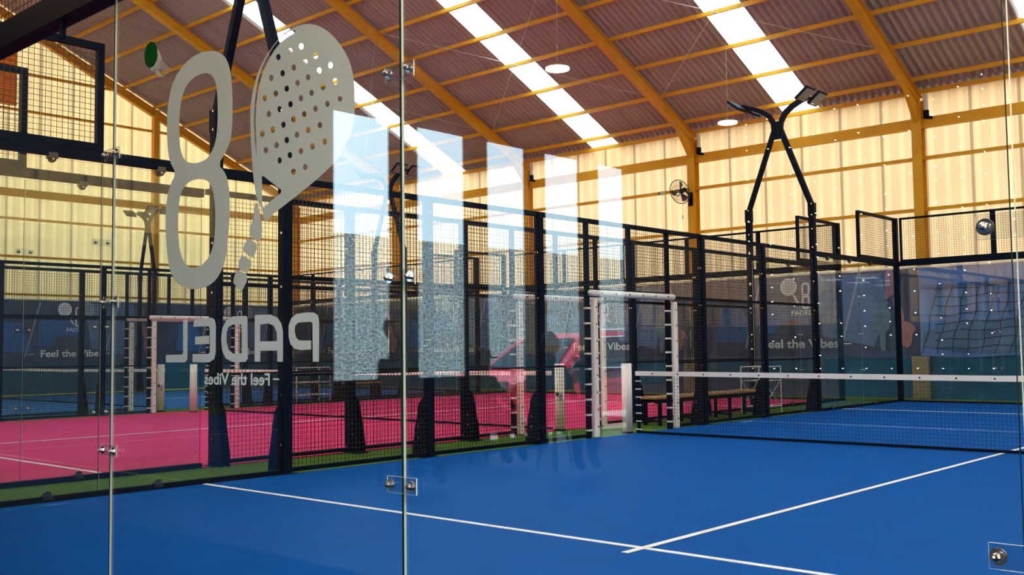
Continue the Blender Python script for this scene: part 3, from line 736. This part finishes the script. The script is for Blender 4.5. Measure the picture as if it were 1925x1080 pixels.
# ---- pipes and small fittings at the eave
for X, wh in ((.15, 'right of the column behind the near blue court'), (-5.93, 'right of the fan column'), (-11.95, 'on the second column left of the fan')):
    t = tag(MB().tube((X, YB-.2, 6.62), (X, YB-.2, 7.02), .05, 12).build('drain_pipe', M['pipe']), 'short grey drain pipe with black end ' + wh, 'pipe', 'eave pipes')
    MB().tube((X, YB-.2, 6.45), (X, YB-.2, 6.63), .065, 12).tube((X, YB-.2, 6.47), (X+.13, YB-.2, 6.44), .035, 8).build('black_elbow', M['black'], t)
sp_ = at(1250, 362, 1, YB-.165)
t = tag(MB().tube(sp_, sp_+Vector((-.1, -.12, -.02)), .05, 10).build('security_camera', M['pipe']), 'small white camera on the girt left of the fan', 'camera')
MB().tube(sp_+Vector((-.1, -.12, -.02)), sp_+Vector((-.11, -.135, -.022)), .04, 10).build('lens', M['ink'], t)
# ---- bench in the gap
b = empty('timber_bench', (-.68, 11.3, 0), 'long narrow timber topped bench between the blue and pink courts', 'bench')
MB().box((-.86, 11.3, .42), (-.50, 14.75, .455)).build('seat', M['wood'], b, bevel=.005)
MB().box((-.84, 11.32, .35), (-.81, 14.73, .42)).box((-.55, 11.32, .35), (-.52, 14.73, .42)).each('side_rail', M['black'], b)
for y in (11.45, 12.5, 13.6, 14.6):
    MB().box((-.84, y-.03, 0), (-.80, y+.03, .36)).box((-.56, y-.03, 0), (-.52, y+.03, .36)).each('leg', M['black'], b)
    MB().box((-.80, y-.02, .05), (-.56, y+.02, .09)).build('crossbar', M['black'], b)
# ---- white wire rack
t = empty('wire_rack', (-.75, 15.4, 0), 'white folding wire rack standing beyond the bench in the gap', 'rack')
def rackside(x):
    m = MB()
    for y in (14.82, 15.5): m.tube((x, y, 0), (x, y, .86), .012, 6)
    for z in (.12, .60, .86): m.tube((x, 14.82, z), (x, 15.5, z), .010, 6)
    m.tube((x, 14.86, .14), (x, 15.46, .58), .006, 5).tube((x, 15.46, .14), (x, 14.86, .58), .006, 5)
    return m
for x in (-1.0, -.55): rackside(x).build('side_frame', M['rackw'], t)
m_ = MB()
for z in (.13, .60, .86):
    for k in range(9): m_.tube((-1.0, 14.82+.085*k, z), (-.55, 14.82+.085*k, z), .005, 5)
m_.build('shelf_wires', M['rackw'], t)
# third white rack seen beyond the pink court
t = empty('wire_rack', (-11.95, 12.6, 0), 'white wire rack seen far behind the pink court mesh', 'rack')
for x in (-12.2, -11.75):
    m = MB()
    for y in (12.6, 13.6): m.tube((x, y, 0), (x, y, .86), .014, 6)
    for z in (.2, .5, .86): m.tube((x, 12.6, z), (x, 13.6, z), .012, 6)
    m.build('side_frame', M['rackw'], t)
b = empty('timber_bench', (-11.95, 13.9, 0), 'timber topped bench between the pink and the farther blue court', 'bench')
MB().box((-12.1, 14.0, .42), (-11.78, 15.3, .455)).build('seat', M['wood'], b)
for y in (14.1, 15.2): MB().box((-12.08, y-.03, 0), (-11.8, y+.03, .42)).build('leg', M['black'], b)
# ---------------------------------------------------------------- near glass wall
YG = .10
gw = empty('end_glass_wall', (0, YG, 0), 'clear frameless glass end wall of the near blue court carrying the white club logo', 'glass wall')
SE = [.06, 2.08, at(212, 560, 1, YG).x, at(757.5, 560, 1, YG).x, at(1908, 500, 1, YG).x, 10.0]
PN = []
for a, b_x in zip(SE, SE[1:]):
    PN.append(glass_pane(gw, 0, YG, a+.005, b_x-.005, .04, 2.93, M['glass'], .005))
MB().box((-.02, YG-.05, 2.93), (10.0, YG+.05, 3.05)).build('top_rail', M['black'], gw)
MB().box((-.02, YG-.03, 0), (10.0, YG+.03, .035)).build('base_rail', M['black'], gw)
for a, b_x in zip(SE, SE[1:]): mesh_frame(gw, 0, YG, a, b_x, 3.05, 4.0, t=.022, m=M['wire2'])
cl = [clamp(gw, 0, YG, s, z, -1) for s in SE[2:5] for z in (.787, 1.474, 2.17)]
hk = MB(); p = at(125, 60, 1, YG)
for x in (p.x, p.x-1, p.x+1.35): hk.box((x-.018, YG-.03, 2.835), (x+.018, YG-.01, 2.94))
hk.each('glass_hook', M['black'], gw)
# decals: traced on the plane of the glass, on its court side
ZC = lambda p: at(p[0], p[1], 1, YG+.0052)
def decal(name, shapes, m, parent, off=0):
    mb = MB()
    for polys in shapes:
        polys = [[(lambda w_: (w_.x, w_.z))(ZC(p)) for p in pl] for pl in polys]
        v, f = flat(polys, .0004, (0, 1, 0), lambda q: (q[0], YG+.0052+off, q[1])); mb.add(v, f)
    return mb.build(name, m, parent)
c1 = lambda pts: [(290+x/4, 30+y/4) for x, y in pts]
c2 = lambda pts: [(290+x/4, 290+y/4) for x, y in pts]
c5 = lambda pts: [(240+x/4.8, 520+y/4.8) for x, y in pts]
PP = PN[2]
eight = [(331, 326), (319, 303), (314.5, 275), (313.5, 222), (317, 185), (327, 148), (347, 118), (372, 100), (397, 94.5), (415, 99), (427, 112), (434, 138), (437, 180), (437, 230), (434, 262), (425, 285), (410, 309),
         (424, 325), (430, 347), (432, 375), (432, 402), (430, 430), (427, 467), (422, 495), (412, 517), (400, 532), (382, 541), (360, 544), (339, 537), (324, 520), (316, 495), (312, 452), (311, 402), (314, 370), (320, 347)]
h1 = [(337, 217), (341, 185), (350, 160), (365, 144), (385, 136), (398, 140), (406, 155), (409, 180), (409.5, 217), (408, 250), (403, 275), (391, 297), (377, 305), (360, 307), (346, 301), (339, 282), (337, 255)]
h2 = [(337, 378), (341, 358), (350, 345), (365, 337), (380, 336), (391, 340), (399, 352), (403, 372), (405, 402), (404, 440), (400, 465), (392, 485), (377, 500), (362, 504), (350, 499), (340, 480), (335, 450), (334.5, 405)]
tag(decal('logo_numeral', [[smoothpoly(eight, 1), smoothpoly(h1, 2), smoothpoly(h2, 2)]], M['vinyl'], PP), 'large pale grey numeral 8 sticker')
rk = c1([(1150, 55), (1235, 72), (1330, 130), (1410, 230), (1470, 340), (1500, 460), (1508, 600), (1505, 780), (1475, 900), (1420, 990)]) + [(636, 298), (617, 317), (590, 342), (552, 372), (530, 389), (513, 402), (501, 417), (497, 412), (491, 388), (482, 372), (477, 340), (474, 310)] + c1([(725, 900), (720, 740), (730, 620), (760, 480), (810, 350), (880, 240), (960, 140), (1050, 82)])
dots = [(1105, 228), (1022, 265), (933, 308), (1213, 298), (1135, 345), (1050, 387), (965, 430), (880, 465), (1325, 370), (1240, 410), (1157, 460), (1077, 505), (996, 546), (913, 583), (831, 617), (1360, 492), (1268, 535), (1183, 577), (1103, 618), (1024, 663), (942, 700), (862, 736), (1397, 620), (1302, 660), (1212, 697), (1127, 737), (1048, 776), (971, 817), (891, 855), (812, 885), (1245, 820), (1158, 857), (1072, 893), (996, 933), (919, 970), (839, 1007), (1282, 945), (1190, 980), (1102, 1015), (1020, 1045), (942, 1085), (1135, 1135), (1048, 1170)]
dh = [c1(ell(x, y, 17, 24, 14)) for x, y in dots]
cres = c1([(1060, 103), (1010, 118), (950, 160), (885, 245), (840, 320), (800, 410), (772, 520), (755, 640), (748, 800), (756, 950), (770, 1070), (767, 950), (762, 790), (768, 650), (786, 530), (815, 425), (855, 340), (905, 255), (952, 198), (1000, 160), (1062, 122)])
tri_ = [(492, 330), (497, 332), (529, 357), (528, 362), (502, 384), (496, 390), (493, 386)]
tag(decal('logo_racket', [[smoothpoly(rk, 1), tri_, cres]+dh], M['vinyl'], PP), 'large pale grey perforated racket sticker')
tail = [c2([(760, 356), (776, 372), (788, 440), (805, 510), (813, 575), (800, 625), (778, 662), (752, 638), (716, 602), (716, 560), (740, 490), (752, 420)]),
        c2([(703, 630), (768, 668), (772, 700), (748, 772), (708, 762), (668, 722), (672, 690)]),
        c2([(660, 755), (728, 800), (732, 830), (702, 892), (662, 878), (630, 850), (636, 805)]),
        c2([(622, 865), (695, 902), (697, 950), (655, 1033), (594, 965), (600, 920)])]
decal('logo_trail', [[t_] for t_ in tail], M['vinyl'], PP)
P_ = c5([(1725, 765), (1727, 400), (1716, 348), (1680, 322), (1620, 320), (1520, 335), (1475, 375), (1452, 440), (1452, 540), (1468, 605), (1505, 648), (1560, 660), (1655, 655), (1655, 575), (1545, 573), (1518, 545), (1506, 490), (1510, 440), (1538, 412), (1650, 405), (1668, 420), (1670, 765)])
A_ = [c5([(1145, 765), (1147, 345), (1290, 340), (1350, 368), (1385, 420), (1400, 490), (1400, 765), (1350, 765), (1350, 665), (1195, 665), (1195, 765)]), c5([(1195, 430), (1270, 420), (1320, 442), (1345, 500), (1347, 580), (1195, 582)])]
D_ = [c5([(1080, 365), (1083, 740), (1060, 767), (945, 768), (885, 735), (853, 665), (843, 560), (855, 460), (890, 390), (950, 357), (1065, 352)]), c5([(1030, 430), (1030, 690), (955, 694), (912, 660), (892, 590), (892, 500), (908, 450), (950, 430)])]
E_ = c5([(795, 440), (785, 388), (758, 368), (600, 385), (592, 450), (728, 445), (740, 462), (740, 680), (725, 695), (585, 697), (585, 770), (735, 770), (780, 740), (793, 680)])
E2 = c5([(608, 540), (735, 530), (735, 605), (608, 610)])
L_ = c5([(540, 388), (538, 740), (520, 770), (345, 772), (345, 705), (490, 700), (500, 685), (500, 388)])
tag(decal('logo_wordmark', [[P_], A_, D_, [E_], [E2], [L_]], M['vinylb'], PP), 'white PADEL lettering sticker seen from behind')
tm = MB(); O = ZC((507, 723.5)); W_ = ZC((384, 721.5))-O
TXf = put_text(MB(), 'Feel the Vibes', (0, 0, 0), (1, 0, 0), (0, 0, 1))
O.y = W_.y = 0
put_text(tm, 'Feel the Vibes', (O.x, YG+.0056, O.z), W_, (0, 0, (ZC((507, 701))-ZC((507, 723.5))).z))
v, f = flat([[(lambda w_: (w_.x, w_.z))(ZC(p)) for p in [(513, 710.5), (524.5, 710.8), (524.5, 714), (513, 713.7)]]], .0004, (0, 1, 0), lambda q: (q[0], YG+.0052, q[1])); tm.add(v, f)
tm.build('logo_slogan', M['vinylb'], PP)
c3 = lambda pts: [(230+x/10.8, 60+y/10.8) for x, y in pts]
decal('logo_ball', [[c3(ell(578, 462, 130, 268, 32, .10))]], M['green'], PP)
def stroke(pts, w_):
    l, r = [], []
    for i, p in enumerate(pts):
        q = pts[min(i+1, len(pts)-1)]; o_ = pts[max(i-1, 0)]; dx, dy = q[0]-o_[0], q[1]-o_[1]; n_ = math.hypot(dx, dy)
        l.append((p[0]-dy/n_*w_, p[1]+dx/n_*w_)); r.append((p[0]+dy/n_*w_, p[1]-dx/n_*w_))
    return l+r[::-1]
seam1 = stroke([(535, 215), (550, 280), (585, 320), (650, 345), (690, 380), (708, 440)], 15)
seam2 = stroke([(452, 462), (485, 480), (510, 540), (535, 620), (560, 670), (600, 705)], 13)
rim = stroke(ell(578, 462, 142, 280, 32, .10)+[ell(578, 462, 142, 280, 32, .10)[0]], 11)
streaks = [stroke([(720+14*i, 640-22*i), (800+34*i, 760-8*i), (880+34*i, 880-34*i)], 5) for i in range(5)] + [stroke([(620+22*i, 740), (690+26*i, 850+10*i), (740+28*i, 925-6*i)], 5) for i in range(5)]
veil = [(705, 330), (760, 420), (800, 540), (800, 640), (770, 730), (700, 780), (610, 800), (560, 740), (640, 690), (700, 600), (722, 480)]
decal('logo_ball_trail', [[c3(seam1)], [c3(seam2)], [c3(veil)]]+[[c3(s)] for s in streaks], M['vinyl'], PP, .0005)
# ---------------------------------------------------------------- things seen only as reflections
# red car parked beyond the lounge openings
car = empty('red_car', (-2.5, -8.3, 0), 'red hatchback parked outside, seen reflected in the glass wall', 'car')
y0 = .2-at(958, 640, 0, -1.6).y   # nose
prof = [(0, .42), (0.02, .62), (.12, .74), (.7, .84), (1.2, .90), (1.95, 1.40), (2.3, 1.50), (3.2, 1.52), (3.8, 1.44), (4.2, 1.0), (4.28, .85), (4.3, .42)]
def shell(xo, tuck, prof):
    m = MB(); n = len(prof); vs = []
    for x, inset in ((-1.6, 1), (-1.66, 0), (-3.24, 0), (-3.3, 1)):
        for (a, z) in prof:
            t_ = max(0, (z-.85)/.65)*.16
            xx = x + (-t_ if x > -2.4 else t_)*1
            vs.append((xx, y0-a, z))
    return m
cb_ = MB(); n = len(prof); rows = []
for s_, k in ((-1.58, 0), (-2.45, 0), (-3.32, 0)):
    rows.append([(s_+(-1 if s_ > -2 else (1 if s_ < -3 else 0))*max(0, (z-.85)/.65)*.2, y0-a, z) for a, z in prof])
vs = [p for r_ in rows for p in r_]
fs = [(r_*n+i, r_*n+i+1, (r_+1)*n+i+1, (r_+1)*n+i) for r_ in range(2) for i in range(n-1)] + [tuple(range(n))[::-1], tuple(range(2*n, 3*n))] + [(0, n, 2*n, 3*n-1, 2*n-1, n-1)]
cb_.add(vs, fs); cb_.box((-1.60, y0-4.24, .2), (-3.3, y0-.05, .5))
cb_.build('body', M['car'], car)
sg = [(1.40, .90), (2.02, 1.32), (2.35, 1.41), (3.1, 1.43), (3.65, 1.35), (3.9, .98), (3.85, .90)]
def sidep(z): return -1.575-max(0, (z-.85)/.65)*.2+.012
MB().prism([(sidep(z), y0-a, z) for a, z in sg], (-.02, 0, 0)).build('side_window', M['carglass'], car)
MB().prism([(-1.72, y0-1.22, .93), (-3.18, y0-1.22, .93), (-3.0, y0-1.93, 1.40), (-1.9, y0-1.93, 1.40)], (0, .02, .012)).build('windscreen', M['carglass'], car)
MB().sweep([(sidep(z)+.008, y0-a, z+.012) for a, z in sg], .016, 6, True).build('chrome_trim', M['chrome'], car)
MB().sweep([(-1.80, y0-a, z+.04) for a, z in prof[5:9]], .02, 6).build('roof_rail', M['chrome'], car)
MB().ball((-1.50, y0-1.45, 1.08), .1, 10, 6, (.6, .8, .6)).build('mirror', M['car'], car, smooth=True)
for a in (.85, 3.45):
    w_ = MB().tube((-1.56, y0-a, .32), (-1.8, y0-a, .32), .32, 28).build('wheel', M['tyre'], car)
    MB().tube((-1.555, y0-a, .32), (-1.57, y0-a, .32), .2, 20).build('hub', M['chrome'], w_)
MB().box((-1.66, y0-.02, .62), (-2.0, y0+.01, .76)).build('headlamp', M['chrome'], car)
# seated visitors in front of the openings
def person(px, X, top, lab, hat=False):
    yv = at(px, 640, 0, X).y; y = .2-yv
    t = empty('person', (X, y, 0), lab, 'person', 'seated visitors reflected in the glass')
    V_ = [(0, 0, .50), (0, .02, .72), (0, .03, .95), (0, .04, top-.22), (0, .05, top-.10),
          (.10, -.0, .50), (.38, .12, .50), (.40, .12, .12), (.48, .12, .05),
          (.10, -.0, .50), (.38, -.12, .50), (.40, -.12, .12), (.48, -.12, .05),
          (0, .19, top-.27), (.10, .25, .72), (.30, .16, .60), (0, -.15, top-.27), (.10, -.20, .72), (.30, -.12, .60)]
    E_ = [(0, 1), (1, 2), (2, 3), (3, 4), (0, 5), (5, 6), (6, 7), (7, 8), (5, 10), (10, 11), (11, 12), (2, 13), (13, 14), (14, 15), (2, 16), (16, 17), (17, 18)]
    idx = [i for i in range(19) if i != 9]; mp_ = {k: i for i, k in enumerate(idx)}
    me = bpy.data.meshes.new('body'); me.from_pydata([V_[i] for i in idx], [(mp_[a], mp_[b]) for a, b in E_], [])
    o = bpy.data.objects.new('body', me); C.objects.link(o); o.parent = t; me.materials.append(M['cloth'])
    s = o.modifiers.new('skin', 'SKIN')
    R = [.14, .13, .145, .06, .055, .11, .075, .05, .045, 0, .075, .05, .045, .06, .045, .035, .06, .045, .035]
    for i, k in enumerate(idx):
        me.skin_vertices[0].data[i].radius = (R[k], R[k]); me.skin_vertices[0].data[i].use_root = (i == 0)
    ss = o.modifiers.new('sub', 'SUBSURF'); ss.levels = ss.render_levels = 2
    h = MB().ball((0.01, .05, top-.0), .10, 16, 12, (.9, .8, 1.15)).ball((.10, .05, top-.02), .018, 8, 6).build('head', M['skin'], None, smooth=True); h.parent = t
    hr = MB().ball((-.015, .05, top+.03), .105, 16, 10, (.9, .85, 1.0)).build('hair', M['hair'], None, smooth=True); hr.parent = t
    if hat: k = MB().tube((0, .05, top+.04), (0, .05, top+.055), .17, 20).tube((0, .05, top+.05), (0, .05, top+.14), .10, 16, .09).build('hat', M['cloth'], None); k.parent = t
    st = empty('stool', (X, y, 0), 'stool under the ' + lab, 'stool', 'stools')
    q = MB().tube((0, 0, .40), (0, 0, .43), .19, 18).build('seat', M['black'], None); q.parent = st
    for k in range(4):
        a = math.pi/4+k*math.pi/2
        q = MB().tube((.12*math.cos(a), .12*math.sin(a), .40), (.18*math.cos(a), .18*math.sin(a), 0), .012, 6).build('leg', M['black'], None); q.parent = st
person(748, 1.5, 1.42, 'visitor in dark clothes seated in front of the left opening')
person(912, .9, 1.10, 'visitor in dark clothes and hat seated in front of the middle opening', True)
person(1040, 1.9, 1.28, 'visitor in dark clothes seated in front of the car')

# strings of small lights across the lounge, seen as white dots in the glass
for i, px in enumerate((1403, 1443, 1484, 1529, 1570, 1614, 1661, 1709, 1756, 1804, 1850, 1901)):
    yv = 8.2; top = at(px, 250, 1, yv); bot = at(px, 692, 1, yv)
    yr = .2-yv
    t = empty('fairy_light_string', (top.x, yr, 4.2), f'hanging string of small white lights, {top.x:.1f} metres from the lounge side wall', 'fairy lights', 'strings of small lights seen reflected in the glass')
    MB().tube((top.x, yr, .95), (top.x, yr, 4.19), .0015, 4).build('wire', M['wire'], t)
    z = bot.z
    while z < 3.9:
        MB().ball((top.x, yr, z), .0065, 8, 5).build('bulb', M['neon'], t); z += random.choice((.14, .16, .22, .30, .34))
